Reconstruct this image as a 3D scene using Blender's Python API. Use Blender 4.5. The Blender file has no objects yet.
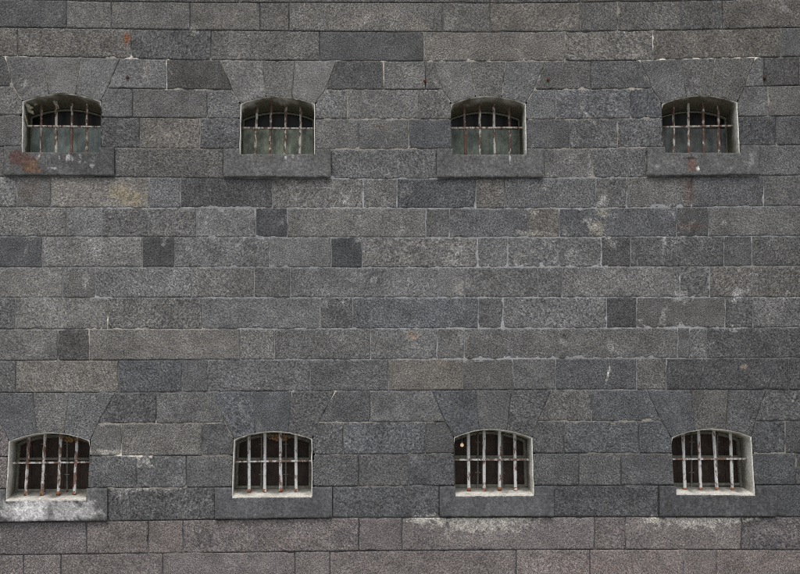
import bpy, math, random
import numpy as np
from mathutils import Vector, Matrix, Euler, noise

random.seed(11)
rng = np.random.default_rng(11)
scene = bpy.context.scene
COL = scene.collection

# ------------------------------------------------------------------ camera
F, PPX, PPY = 1150.0, 335.0, 287.0          # focal length and principal point of the 800x574 photograph
D, EYE = 12.8, 1.80                         # metres to the wall, eye height
PITCH, YAW = math.atan(151 / 1150.0), math.radians(1.0)
cam_d = bpy.data.cameras.new('camera')
cam = bpy.data.objects.new('camera', cam_d)
COL.objects.link(cam)
cam.location = (0, -D, EYE)
cam.rotation_euler = (math.radians(90) + PITCH, 0, -YAW)
cam_d.sensor_fit = 'HORIZONTAL'
cam_d.sensor_width = 36
cam_d.lens = F * 36 / 800
cam_d.shift_x = (400 - PPX) / 800
cam_d.clip_end = 2000
scene.camera = cam
R = np.array(Euler((math.radians(90) + PITCH, 0, -YAW)).to_matrix())


def PA(px, py, depth=0.0):
    """surveyed photo measurements -> metres on the wall (or on a plane parallel to it)"""
    px = np.asarray(px, float); py = np.asarray(py, float)
    d = np.stack([(px - PPX) / F, -(py - PPY) / F, -np.ones_like(px)], -1) @ R.T
    t = (D + depth) / d[..., 1]
    out = d * t[..., None]
    out[..., 1] += -D
    out[..., 2] += EYE
    return out


def P(px, py, depth=0.0):
    return Vector(PA(np.array([px]), np.array([py]), depth)[0])


# ------------------------------------------------------------------ materials
def new_mat(name):
    m = bpy.data.materials.new(name)
    m.use_nodes = True
    nt = m.node_tree
    b = nt.nodes['Principled BSDF']
    b.inputs['Roughness'].default_value = 0.85
    b.inputs['Specular IOR Level'].default_value = 0.25
    return m, nt, b


def node(nt, typ, **kw):
    n = nt.nodes.new(typ)
    for k, v in kw.items():
        setattr(n, k, v)
    return n


def noise_tex(nt, scale, detail=4, rough=0.6, vec=None):
    n = node(nt, 'ShaderNodeTexNoise')
    n.inputs['Scale'].default_value = scale
    n.inputs['Detail'].default_value = detail
    n.inputs['Roughness'].default_value = rough
    if vec is not None:
        nt.links.new(vec, n.inputs['Vector'])
    return n.outputs['Fac']


def ramp(nt, fac, stops):
    r = node(nt, 'ShaderNodeValToRGB')
    e = r.color_ramp.elements
    while len(e) < len(stops):
        e.new(0.5)
    for i, (p, c) in enumerate(stops):
        e[i].position = p
        e[i].color = (*c, 1) if len(c) == 3 else c
    nt.links.new(fac, r.inputs['Fac'])
    return r.outputs['Color']


def mix(nt, a, b, fac=1.0, mode='MIX'):
    n = node(nt, 'ShaderNodeMix', data_type='RGBA', blend_type=mode)
    if hasattr(fac, 'links'):
        nt.links.new(fac, n.inputs[0])
    else:
        n.inputs[0].default_value = fac
    for s, i in ((a, 6), (b, 7)):
        if hasattr(s, 'links'):
            nt.links.new(s, n.inputs[i])
        else:
            n.inputs[i].default_value = (*s, 1)
    return n.outputs[2]


def math_node(nt, op, a, b):
    n = node(nt, 'ShaderNodeMath', operation=op)
    for s, i in ((a, 0), (b, 1)):
        if hasattr(s, 'links'):
            nt.links.new(s, n.inputs[i])
        else:
            n.inputs[i].default_value = s
    return n.outputs[0]


def bump(nt, b, h, strength, dist):
    n = node(nt, 'ShaderNodeBump')
    n.inputs['Strength'].default_value = strength
    n.inputs['Distance'].default_value = dist
    nt.links.new(h, n.inputs['Height'])
    nt.links.new(n.outputs['Normal'], b.inputs['Normal'])


def stone_material(name, fine=1.0):
    """pecked basalt: colour of each block from 'tint', tool marks along the block's own direction from 'tex'"""
    m, nt, b = new_mat(name)
    tint = node(nt, 'ShaderNodeAttribute', attribute_name='tint')
    stain = node(nt, 'ShaderNodeAttribute', attribute_name='stain')
    tex = node(nt, 'ShaderNodeAttribute', attribute_name='tex')
    tv = tex.outputs['Vector']
    mp = node(nt, 'ShaderNodeMapping')
    mp.inputs['Scale'].default_value = (1.0, 1.3, 1.0)
    nt.links.new(tv, mp.inputs['Vector'])
    n1 = noise_tex(nt, 33, 4, 0.72, mp.outputs['Vector'])   # tool marks
    n2 = noise_tex(nt, 62, 2, 0.6, tv)                        # grain
    n3 = noise_tex(nt, 3.5, 5, 0.65, tv)                      # cloudy weathering
    vo = node(nt, 'ShaderNodeTexVoronoi')
    vo.inputs['Scale'].default_value = 40
    nt.links.new(tv, vo.inputs['Vector'])
    pits = ramp(nt, vo.outputs['Distance'], [(0.0, (0.12,) * 3), (0.32, (1,) * 3)])
    q = lambda v: tuple([1 + (v - 1) * fine] * 3)
    c1 = ramp(nt, n1, [(0.33, q(0.28)), (0.43, q(0.74)), (0.53, q(1.04)), (0.64, q(1.66))])
    c2 = ramp(nt, n2, [(0.30, tuple(1 + (v - 1) * fine for v in (0.47, 0.47, 0.53))), (0.5, q(0.98)), (0.70, tuple(1 + (v - 1) * fine for v in (1.66, 1.64, 1.52)))])
    c3 = ramp(nt, n3, [(0.3, (0.76,) * 3), (0.7, (1.24,) * 3)])
    g = noise_tex(nt, 7, 2, 0.5, tv)
    pf = ramp(nt, g, [(0.40, (0,) * 3), (0.6, (fine,) * 3)])
    col = mix(nt, tint.outputs['Color'], c3, 1.0, 'MULTIPLY')
    # deposits and stains break up along the pecked surface
    n4 = noise_tex(nt, 22, 4, 0.75, tv)
    cov = math_node(nt, 'ADD', stain.outputs['Alpha'], math_node(nt, 'MULTIPLY', math_node(nt, 'SUBTRACT', n4, 0.5), 1.5))
    sf = ramp(nt, cov, [(0.36, (0,) * 3), (0.86, (0.92,) * 3)])
    gate = ramp(nt, stain.outputs['Alpha'], [(0.02, (0,) * 3), (0.2, (1,) * 3)])
    col = mix(nt, col, stain.outputs['Color'], math_node(nt, 'MULTIPLY', sf, gate))
    col = mix(nt, col, c1, tint.outputs['Alpha'], 'MULTIPLY')
    col = mix(nt, col, c2, 1.0, 'MULTIPLY')
    col = mix(nt, col, pits, pf, 'MULTIPLY')
    nt.links.new(col, b.inputs['Base Color'])
    h = math_node(nt, 'ADD', math_node(nt, 'MULTIPLY', n1, 1.0), math_node(nt, 'MULTIPLY', n2, 0.5))
    h = math_node(nt, 'ADD', h, math_node(nt, 'MULTIPLY', math_node(nt, 'MINIMUM', vo.outputs['Distance'], 0.3), 1.2))
    bump(nt, b, h, 0.8 * fine, 0.016)
    b.inputs['Roughness'].default_value = 0.8
    return m


def attr_material(name, scale=60, rough=0.9, bd=0.004):
    m, nt, b = new_mat(name)
    tint = node(nt, 'ShaderNodeAttribute', attribute_name='tint')
    geo = node(nt, 'ShaderNodeTexCoord')
    n = noise_tex(nt, scale, 5, 0.65, geo.outputs['Object'])
    c = ramp(nt, n, [(0.28, (0.55,) * 3), (0.5, (1,) * 3), (0.72, (1.3,) * 3)])
    nt.links.new(mix(nt, tint.outputs['Color'], c, 1.0, 'MULTIPLY'), b.inputs['Base Color'])
    bump(nt, b, n, 0.6, bd)
    b.inputs['Roughness'].default_value = rough
    return m


def iron_material(name, paint, rust, lo, hi, off):
    m, nt, b = new_mat(name)
    geo = node(nt, 'ShaderNodeTexCoord')
    mp = node(nt, 'ShaderNodeMapping')
    mp.inputs['Scale'].default_value = (1, 1, 0.45)
    mp.inputs['Location'].default_value = (off, off * 1.7, off * 0.3)
    nt.links.new(geo.outputs['Object'], mp.inputs['Vector'])
    n = noise_tex(nt, 24, 5, 0.65, mp.outputs['Vector'])
    n2 = noise_tex(nt, 90, 3, 0.6, geo.outputs['Object'])
    f = ramp(nt, n, [(lo, (0, 0, 0)), (hi, (1, 1, 1))])
    pc = ramp(nt, n2, [(0.3, tuple(x * 0.7 for x in paint)), (0.7, paint)])
    rc = ramp(nt, n2, [(0.3, tuple(x * 0.5 for x in rust)), (0.7, tuple(x * 1.3 for x in rust))])
    nt.links.new(mix(nt, rc, pc, f), b.inputs['Base Color'])
    bump(nt, b, math_node(nt, 'ADD', n, n2), 0.5, 0.004)
    b.inputs['Roughness'].default_value = 0.7
    return m


def plain_material(name, color, var=0.3, scale=30, rough=0.85, stretch=(1, 1, 1), spec=0.25):
    m, nt, b = new_mat(name)
    geo = node(nt, 'ShaderNodeTexCoord')
    mp = node(nt, 'ShaderNodeMapping')
    mp.inputs['Scale'].default_value = stretch
    nt.links.new(geo.outputs['Object'], mp.inputs['Vector'])
    n = noise_tex(nt, scale, 5, 0.6, mp.outputs['Vector'])
    nt.links.new(ramp(nt, n, [(0.28, tuple(c * (1 - var) for c in color)), (0.72, tuple(c * (1 + var) for c in color))]),
                 b.inputs['Base Color'])
    bump(nt, b, n, 0.3, 0.003)
    b.inputs['Roughness'].default_value = rough
    b.inputs['Specular IOR Level'].default_value = spec
    return m


M_STONE = stone_material('pecked_basalt')
M_SMOOTH = stone_material('dressed_basalt', 0.55)
M_ARCH = stone_material('picked_basalt', 0.8)
M_MORTAR = attr_material('lime_mortar', 70, 0.95)
M_PLASTER = attr_material('limewashed_render', 40, 0.9)
M_RUSTY = [iron_material('rusted_iron_%s' % n, (0.60, 0.58, 0.53), (0.15, 0.088, 0.068), lo, hi, o)
           for n, lo, hi, o in (('worn', 0.50, 0.60, 0.0), ('flaking', 0.44, 0.54, 3.1), ('brown', 0.55, 0.64, 7.7))]
M_GREY = [iron_material('grey_painted_iron_%s' % n, (0.76, 0.78, 0.79), (0.22, 0.14, 0.11), lo, hi, o)
          for n, lo, hi, o in (('worn', 0.38, 0.48, 1.0), ('rusting', 0.47, 0.57, 5.2))]
M_FRAME_DARK = plain_material('old_green_frame_paint', (0.24, 0.25, 0.20), 0.3)
M_FRAME_GREY = plain_material('dirty_grey_frame_paint', (0.21, 0.21, 0.175), 0.4, 25)
M_BOARD = plain_material('dark_brown_board', (0.068, 0.049, 0.042), 0.45, 9, 0.6, (1.2, 1, 1))
M_ROD = plain_material('dull_iron_rod', (0.20, 0.195, 0.18), 0.4, 50)
M_ROOM_DARK = plain_material('room_dark_pane', (0.009, 0.0095, 0.010), 0.7, 7, 0.3, spec=0.25)  # opaque pane; darkness of the unlit room behind is put into its colour
M_FOOT = plain_material('rust_foot', (0.26, 0.115, 0.06), 0.5, 60)
M_BOLT = plain_material('rust_bolt', (0.09, 0.035, 0.02), 0.5, 90)


def dusty_glass(name, c0, c1):
    m, nt, b = new_mat(name)
    geo = node(nt, 'ShaderNodeTexCoord')
    mp = node(nt, 'ShaderNodeMapping')
    mp.inputs['Scale'].default_value = (1.6, 1, 0.7)
    nt.links.new(geo.outputs['Object'], mp.inputs['Vector'])
    n = noise_tex(nt, 6, 5, 0.62, mp.outputs['Vector'])
    n2 = noise_tex(nt, 60, 3, 0.6, geo.outputs['Object'])
    sp = ramp(nt, n2, [(0.72, (0, 0, 0)), (0.78, (0.7,) * 3)])
    c = ramp(nt, n, [(0.38, tuple(q * 0.75 for q in c0)), (0.62, c1)])
    nt.links.new(mix(nt, c, (0.42, 0.40, 0.35), sp), b.inputs['Base Color'])
    b.inputs['Roughness'].default_value = 0.28
    b.inputs['Specular IOR Level'].default_value = 0.3
    return m


M_GLASS = [dusty_glass('dusty_glass_blue_green', (0.20, 0.25, 0.235), (0.36, 0.43, 0.40)),
           dusty_glass('dusty_glass_mossy', (0.18, 0.22, 0.19), (0.45, 0.51, 0.39)),
           dusty_glass('dusty_glass_grey_green', (0.16, 0.20, 0.18), (0.32, 0.37, 0.32)),
           dusty_glass('dusty_glass_dark', (0.12, 0.14, 0.135), (0.22, 0.245, 0.235))]


# ------------------------------------------------------------------ helpers
def link(name, me, mat, parent=None, loc=(0, 0, 0)):
    o = bpy.data.objects.new(name, me)
    COL.objects.link(o)
    for mm in (mat if isinstance(mat, (list, tuple)) else [mat]):
        me.materials.append(mm)
    o.location = loc
    if parent is not None:
        o.parent = parent
    return o


class MB:
    def __init__(self):
        self.v, self.f, self.t, self.x, self.st = [], [], [], [], []

    def add(self, verts, faces, tints=None, tex=None, st=None):
        o = len(self.v)
        self.v += [tuple(q) for q in verts]
        self.f += [tuple(i + o for i in q) for q in faces]
        n = len(verts)
        self.t += [tuple(q) if len(q) == 4 else (*q, 1.0) for q in tints] if tints is not None else [(0.2, 0.2, 0.2, 1.0)] * n
        self.x += list(tex) if tex is not None else [tuple(q) for q in verts]
        self.st += list(st) if st is not None else [(0.2, 0.2, 0.2, 0.0)] * n

    def mesh(self, name, smooth=False):
        me = bpy.data.meshes.new(name)
        me.from_pydata(self.v, [], self.f)
        a = me.attributes.new('tint', 'FLOAT_COLOR', 'POINT')
        t = np.ones((len(self.v), 4), np.float32)
        t[:] = np.array(self.t, np.float32)
        a.data.foreach_set('color', t.ravel())
        b = me.attributes.new('tex', 'FLOAT_VECTOR', 'POINT')
        b.data.foreach_set('vector', np.array(self.x, np.float32).ravel())
        c = me.attributes.new('stain', 'FLOAT_COLOR', 'POINT')
        c.data.foreach_set('color', np.array(self.st, np.float32).ravel())
        if smooth:
            me.polygons.foreach_set('use_smooth', [True] * len(me.polygons))
        me.update()
        return me


def tube(mb, pts, rad, n=10, cap=True, wob=0.0, tint=(0.2, 0.2, 0.2)):
    """round bar along pts; rad a number or one per point"""
    pts = [Vector(p) for p in pts]
    rings = []
    for i, p in enumerate(pts):
        d = (pts[min(i + 1, len(pts) - 1)] - pts[max(i - 1, 0)]).normalized()
        a = d.orthogonal().normalized() if abs(d.x) < 0.9 else d.cross(Vector((0, 0, 1))).normalized()
        a = (Vector((1, 0, 0)) - d * d.x).normalized() if abs(d.x) < 0.9 else (Vector((0, 0, 1)) - d * d.z).normalized()
        b = d.cross(a)
        r = rad[i] if isinstance(rad, (list, tuple)) else rad
        r *= 1 + wob * random.uniform(-1, 1)
        rings.append([p + (a * math.cos(k * 2 * math.pi / n) + b * math.sin(k * 2 * math.pi / n)) * r for k in range(n)])
    vs = [q for rg in rings for q in rg]
    fs = []
    for i in range(len(pts) - 1):
        for k in range(n):
            fs.append((i * n + k, i * n + (k + 1) % n, (i + 1) * n + (k + 1) % n, (i + 1) * n + k))
    if cap:
        fs.append(tuple(range(n))[::-1])
        fs.append(tuple((len(pts) - 1) * n + k for k in range(n)))
    mb.add(vs, fs, [tint] * len(vs))


def box(mb, x0, x1, y0, y1, z0, z1, tint=(0.2, 0.2, 0.2)):
    vs = [(x, y, z) for x in (x0, x1) for y in (y0, y1) for z in (z0, z1)]
    mb.add(vs, [(0, 1, 3, 2), (4, 6, 7, 5), (0, 4, 5, 1), (2, 3, 7, 6), (0, 2, 6, 4), (1, 5, 7, 3)], [tint] * 8)


def lin(v):
    v = v / 255.0
    return v / 12.92 if v < 0.04045 else ((v + 0.055) / 1.055) ** 2.4


HUES = {'n': (0.985, 0.997, 1.008), 'b': (0.965, 0.995, 1.05), 'w': (1.03, 1.0, 0.965), 'p': (1.20, 1.09, 1.09), 'r': (1.12, 0.96, 0.91), 'y': (1.05, 1.0, 0.92)}
GAIN = 2.02                                                    # photo tone -> albedo of the basalt


def tone(code):
    if isinstance(code, (int, float)):
        code = '%dn' % code
    h = HUES[code[-1]]
    v = lin(86 + (float(code[:-1]) - 82) * 0.82) * GAIN
    return np.array([v * c for c in h])


# ------------------------------------------------------------------ the survey of the wall (photo pixels)
XS = lambda pts: (np.array([p[0] for p in pts], float), np.array([p[1] for p in pts], float))
LINES = [
    [(-300, -34), (0, -32), (400, -28), (800, -33)],
    [(0, -1), (100, 1), (200, 2.5), (400, 2.5), (500, 3), (590, 2), (700, 0.5), (800, -2)],
    [(0, 27), (110, 28.5), (200, 30), (300, 31), (400, 31.7), (500, 31.8), (600, 31), (700, 29.5), (760, 28), (800, 27.5)],
    [(0, 56), (65, 57), (130, 58.3), (200, 60), (300, 60.5), (400, 61), (500, 61), (600, 60.6), (650, 60), (700, 58.5), (760, 57.2), (800, 56.5)],
    [(0, 86), (110, 88), (200, 89.6), (300, 89.6), (400, 89.4), (550, 89.2), (600, 89.2), (650, 88), (745, 86.6), (800, 85.2)],
    [(0, 114.7), (100, 117), (200, 118), (300, 118.7), (400, 118.8), (550, 119.3), (600, 118.7), (700, 117.5), (740, 116.5), (800, 115.6)],
    [(0, 146.5), (100, 147.5), (200, 148.8), (300, 149.2), (400, 149), (550, 148.8), (600, 148), (700, 146.5), (740, 145.5), (800, 144.8)],
    [(0, 176.5), (115, 176.8), (200, 178), (400, 178.8), (550, 178.3), (600, 177.7), (700, 176.5), (800, 175.3)],
    [(0, 206.8), (100, 207.5), (150, 208.3), (200, 207.2), (300, 207.8), (400, 208), (500, 208.4), (600, 208), (700, 207), (800, 205.8)],
    [(0, 236.3), (200, 237), (400, 237.3), (600, 237), (800, 235.8)],
    [(0, 267.3), (100, 267), (200, 267), (400, 267.5), (500, 267.3), (600, 266.7), (800, 266)],
    [(0, 297.6), (800, 297.2)],
    [(0, 329.2), (200, 329), (400, 328.5), (600, 328), (800, 327.3)],
    [(0, 360.7), (200, 359.8), (400, 359.3), (600, 358.3), (800, 358)],
    [(0, 392.8), (130, 392.6), (200, 391.8), (400, 390.7), (500, 390), (600, 389.7), (800, 390)],
    [(0, 424.3), (100, 423.8), (200, 423), (300, 422.2), (400, 422), (560, 421), (600, 421.2), (800, 421)],
    [(0, 456.8), (100, 456), (200, 455.5), (300, 454.8), (400, 454), (440, 453.4), (600, 453.2), (800, 453.3)],
    [(0, 489), (100, 488), (200, 487.4), (330, 486.5), (400, 486), (600, 485.6), (800, 485)],
    [(0, 522.3), (110, 521.2), (200, 520), (330, 518), (450, 517.2), (600, 517), (800, 517)],
    [(0, 555.3), (200, 552.8), (400, 550.7), (600, 549.5), (800, 550)],
    [(0, 588.5), (200, 586), (400, 584), (800, 583)],
    [(0, 622), (400, 618), (800, 617)],
]
for k in range(4):                                            # courses above the frame
    up = LINES[0]
    LINES.insert(0, [(x, y - 29.5) for x, y in up])
K0 = 4                                                        # index of course 0's top line
LXY = [XS(l) for l in LINES]


def line(k):
    xs, ys = LXY[k + K0]
    return lambda x: np.interp(x, xs, ys)


# windows: opening (left spring, left foot, right spring, right foot, crown), voussoir lines, sill
W = [
    dict(row=0, Ls=(22.8, 101.5), Lf=(21.8, 152.8), Rs=(100.4, 101.3), Rf=(100.3, 153.0), ap=(62, 93.6),
         aL=[(5.8, 57), (13, 86), (23.2, 101.5)], aR=[(120, 58), (107.6, 88), (100.4, 101.3)],
         j=[[(43.3, 57), (49.3, 96)], [(81.4, 58), (75.6, 96)]], vt=['84n', '82n', '84n'], sill=(4.7, 114.7), st='66n',
         o=(18, 90), s=8.44, bars=[(197, 95, 195, 525), (325, 95, 322, 525), (457, 85, 452, 525), (583, 105, 580, 530)], cr=(70, 305, 690, 313)),
    dict(row=0, Ls=(240.5, 104), Lf=(239.5, 154.7), Rs=(314.8, 104), Rf=(315, 154.7), ap=(278, 96.4),
         aL=[(221, 60), (232, 89.5), (240.5, 104)], aR=[(336.5, 61), (325.5, 89.5), (314.8, 104)],
         j=[[(262, 60), (266, 98)], [(295, 60), (292, 98)]], vt=['86n', '85n', '92n'], sill=(223.6, 330.7), st='72n',
         o=(236, 90), s=8.44, bars=[(180, 125, 160, 540), (300, 90, 285, 540), (424, 95, 412, 550), (549, 115, 538, 545)], cr=(40, 322, 665, 327)),
    dict(row=0, Ls=(451.3, 104.2), Lf=(452.3, 155), Rs=(525.5, 104), Rf=(526.5, 155), ap=(487, 96.2),
         aL=[(432.8, 61), (442.5, 89.4), (451.3, 104.2)], aR=[(545.7, 61), (534, 89.2), (525.5, 104)],
         j=[[(470.3, 61), (475.6, 98)], [(505.5, 61), (501.6, 98)]], vt=['86n', '80n', '84n'], sill=(436.7, 543), st='72n',
         o=(446, 90), s=8.44, bars=[(152, 130, 166, 540), (283, 100, 288, 540), (402, 100, 412, 540), (533, 130, 540, 540)], cr=(50, 323, 655, 320)),
    dict(row=0, Ls=(661.8, 104), Lf=(663.9, 153.3), Rs=(737, 102.6), Rf=(739.6, 153.3), ap=(700, 95.5),
         aL=[(639.9, 59.5), (651.7, 88), (661.8, 104)], aR=[(755.3, 57.5), (745, 86.5), (737, 102.6)],
         j=[[(680.5, 58), (686.6, 97)], [(715.2, 58), (710.7, 97)]], vt=['76n', '73n', '74n'], sill=(646.4, 758.5), st='72n',
         o=(656, 90), s=8.44, bars=[(145, 130, 153, 530), (272, 105, 276, 535), (396, 105, 403, 535), (524, 115, 532, 530)], cr=(55, 315, 655, 303)),
    dict(row=1, Ls=(9.2, 441.5), Lf=(6, 500.6), Rs=(89.7, 440.5), Rf=(87, 499.8), ap=(49, 432.4),
         aL=[(-15, 392), (0, 424), (9.2, 441.5)], aR=[(115.5, 392), (97.6, 424), (89.7, 440.5)],
         j=[[(32.8, 392), (37, 434)], [(69, 392), (64, 434)]], vt=['68b', '82n', '80n'], sill=(-8, 107.6), st='72n',
         o=(6, 428), s=7.98, bars=[(183, 85, 157, 530), (312, 60, 288, 530), (438, 60, 417, 530), (568, 90, 545, 525)], cr=(50, 280, 660, 273)),
    dict(row=1, Ls=(233.9, 439.7), Lf=(231.8, 497.2), Rs=(312.3, 438.8), Rf=(312.3, 496.6), ap=(272, 431.2),
         aL=[(212.6, 391), (225.5, 423), (233.9, 439.7)], aR=[(335.2, 391), (318.6, 422.2), (312.3, 438.8)],
         j=[[(253.8, 391), (255, 434)], [(291.9, 391), (288, 434)]], vt=['74b', '70b', '68b'], sill=(215.2, 332), st='68b',
         o=(230, 428), s=7.98, bars=[(152, 75, 153, 510), (279, 45, 277, 510), (402, 45, 405, 505), (526, 55, 528, 510)], cr=(30, 270, 650, 262)),
    dict(row=1, Ls=(454.2, 437.6), Lf=(455, 495.8), Rs=(532, 438), Rf=(534, 495.4), ap=(490.5, 429),
         aL=[(432, 390), (445, 421.5), (454.2, 437.6)], aR=[(551.7, 389), (537.8, 421), (532, 438)],
         j=[[(475.6, 390), (479.3, 432)], [(511.5, 390), (506.8, 432)]], vt=['68b', '75n', '68b'], sill=(439.4, 553), st='68b',
         o=(452, 426), s=7.98, bars=[(130, 70, 135, 515), (256, 55, 257, 520), (380, 45, 380, 510), (500, 70, 507, 510)], cr=(15, 270, 620, 268)),
    dict(row=1, Ls=(671.6, 437.6), Lf=(675, 494.2), Rs=(750.8, 437), Rf=(754.8, 495), ap=(711, 428.7),
         aL=[(646.4, 389), (661.4, 421), (671.6, 437.6)], aR=[(766.4, 389), (755.4, 421), (750.8, 437)],
         j=[[(690.3, 389), (695, 431)], [(728.6, 389), (726, 431)]], vt=['68b', '72n', '68b'], sill=(658.8, 775.6), st='58b',
         o=(670, 426), s=7.98, bars=[(103, 75, 120, 515), (228, 55, 246, 515), (348, 45, 375, 515), (482, 60, 497, 515)], cr=(15, 265, 622, 262)),
]


def arc_pts(w, n=25):
    """segmental arch through the springs and the crown (photo pixels)"""
    (x1, y1), (x2, y2), (xa, ya) = w['Ls'], w['Rs'], w['ap']
    out = []
    for i in range(n):
        u = i / (n - 1)
        x = x1 + (x2 - x1) * u
        ch = y1 + (y2 - y1) * u
        ua = (xa - x1) / (x2 - x1)
        sag = (y1 + (y2 - y1) * ua) - ya
        k = (u / ua if u < ua else (1 - u) / (1 - ua))
        out.append((x, ch - sag * (1 - (1 - k) ** 2)))
    return out


for w in W:
    w['arc'] = arc_pts(w)
    w['eL'] = w['aL'] + [w['Lf']]                             # wall edge: voussoir flank, then the jamb
    w['eR'] = w['aR'] + [w['Rf']]


def edge(pts):
    ys = np.array([p[1] for p in pts]); xs = np.array([p[0] for p in pts])
    if len(pts) == 1:
        return lambda y: np.full_like(np.asarray(y, float), xs[0])
    return lambda y: np.interp(y, ys, xs)


def vx(x):
    j = random.uniform(-0.35, 0.35)
    return lambda y: x + j * (np.asarray(y, float) * 0 + np.sin(np.asarray(y, float) * 0.21 + x))


def wl(i): return ('W', i, 'eL')
def wr(i): return ('W', i, 'eR')
def sl(i): return ('S', i, 0)
def sr(i): return ('S', i, 1)


# course -> list of stones as (right edge, tone); None marks the gap taken by a window, arch or sill
COURSES = {
    0: [(68, '70w'), (160, '74w'), (239, '72w'), (290, '78w'), (378, '74w'), (477, '72w'), (521, '78w'), (581, '72w'), (683, '70w'), (740, '74w'), (None, '72w')],
    1: [(66.5, '63n'), (111.5, '80w'), (190, '77w'), (260, '78w'), (289, '74w'), (443, '83w'), (490, '80w'), (581, '78w'), (617.5, '70n'), (681.5, '76w'), (722.5, '66n'), (None, '72w')],
    2: [(17.6, '80w'), (131, '77w'), (211, '69b'), (319.5, '73w'), (424, '65n'), (565, '88w'), (653, '82w'), (781, '73w'), (None, '66n')],
    3: [(wl(0), '62n'), 0, (166.7, '85n'), (wl(1), '60n'), 1, (383.7, '62n'), (425.5, '80n'), (wl(2), '76n'), 2, (591, '74n'), (wl(3), '68n'), 3, (764, '78n'), (799, '62n'), (None, '78n')],
    4: [(wl(0), '85n'), 0, (132.5, '84n'), (207, '83n'), (wl(1), '83n'), 1, (347.5, '84n'), (420, '84n'), (wl(2), '80n'), 2, (556, '85n'), (630.7, '80b'), (wl(3), '70b'), 3, (768, '76n'), (None, '76n')],
    5: [(wl(0), '79n'), 0, (139.6, '68b'), (200, '84w'), (wl(1), '69b'), 1, (359, '79n'), (408.5, '76n'), (wl(2), '68b'), 2, (569.3, '68b'), (617.5, '76n'), (wl(3), '72n'), 3, (776, '60b'), (None, '68b')],
    6: [(sl(0), '76n'), 0, (sl(1), '74n'), 1, (sl(2), '78n'), 2, (592, '84n'), (sl(3), '80n'), 3, (None, '74n')],
    7: [(16.5, '92n'), (50.7, '82w'), (149, '97w'), (180.6, '88n'), (272.2, '63b'), (363.3, '90w'), (397, '84n'), (476, '68b'), (504.5, '80w'), (596, '87n'), (626.7, '84n'), (691.6, '82n'), (763.8, '68b'), (None, '72n')],
    8: [(66.4, '92n'), (101.8, '92n'), (196.3, '82n'), (255.6, '94n'), (287.4, '60b'), (425.7, '90w'), (449.3, '80n'), (527.8, '78b'), (559.6, '87w'), (676.6, '70b'), (708.6, '57n'), (None, '80n')],
    9: [(42, '68b'), (142.5, '97n'), (174.5, '57b'), (269.5, '88n'), (331.2, '92n'), (362, '55b'), (477.4, '94w'), (507.6, '84n'), (601.5, '84n'), (630.7, '58b'), (724, '72n'), (752, '68n'), (None, '72n')],
    10: [(62.5, '90w'), (95, '86n'), (191.6, '90n'), (254.3, '88n'), (290, '80n'), (438, '92n'), (464.8, '88n'), (538, '78n'), (562, '82n'), (680, '86n'), (710, '78n'), (None, '80w')],
    11: [(15, '75n'), (107.6, '94n'), (202.4, '84w'), (320.2, '92n'), (352.8, '73n'), (478.2, '76b'), (503.2, '74n'), (606.8, '82n'), (636.7, '53b'), (725.2, '76n'), (753.3, '68n'), (None, '82n')],
    12: [(57.7, '88n'), (89.2, '62n'), (240.2, '92w'), (274.3, '92n'), (370.6, '84n'), (437.3, '84n'), (464.3, '80n'), (678, '80n'), (690, '77n'), (706.8, '84n'), (None, '61b')],
    13: [(15.7, '78n'), (118.6, '92w'), (181.9, '68b'), (208, '72b'), (310.2, '78b'), (388.4, '76b'), (464, '84w'), (512.9, '78n'), (555.6, '76b'), (636.7, '68b'), (666.1, '78w'), (788.7, '55b'), (None, '60b')],
    14: [(wl(4), '70b'), 4, (156.2, '68b'), (wl(5), '82n'), 5, (370, '68b'), (wl(6), '84n'), 6, (591.6, '76n'), (wl(7), '70b'), 7, (None, '68b')],
    15: [(wl(4), '82p'), 4, (121.5, '82n'), (202.3, '83w'), (wl(5), '68b'), 5, (343, '72b'), (425.5, '74b'), (wl(6), '68b'), 6, (564, '68b'), (639, '69b'), (wl(7), '68b'), 7, (785.5, '63b'), (None, '60b')],
    16: [(wl(4), '90p'), 4, (136.5, '75n'), (186.4, '75n'), (wl(5), '78n'), 5, (358.8, '71b'), (408.7, '71b'), (wl(6), '69b'), 6, (579, '71b'), (621, '76n'), (wl(7), '68b'), 7, (796, '68b'), (None, '68b')],
    17: [(sl(4), '76n'), 4, (sl(5), '71b'), 5, (sl(6), '69b'), 6, (sl(7), '61b'), 7, (None, '68b')],
    18: [(86.6, '80p'), (148.3, '84p'), (183, '86p'), (358.8, '86p'), (402, '83p'), (594.6, '86p'), (625.4, '83p'), (741.7, '86p'), (None, '76p')],
    19: [(23.6, '82p'), (61, '86p'), (162.7, '82p'), (295, '88p'), (330, '86p'), (516.3, '84p'), (590, '88p'), (683.7, '88p'), (716.8, '84p'), (None, '86p')],
}
XMIN, XMAX = -230, 1040

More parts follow.
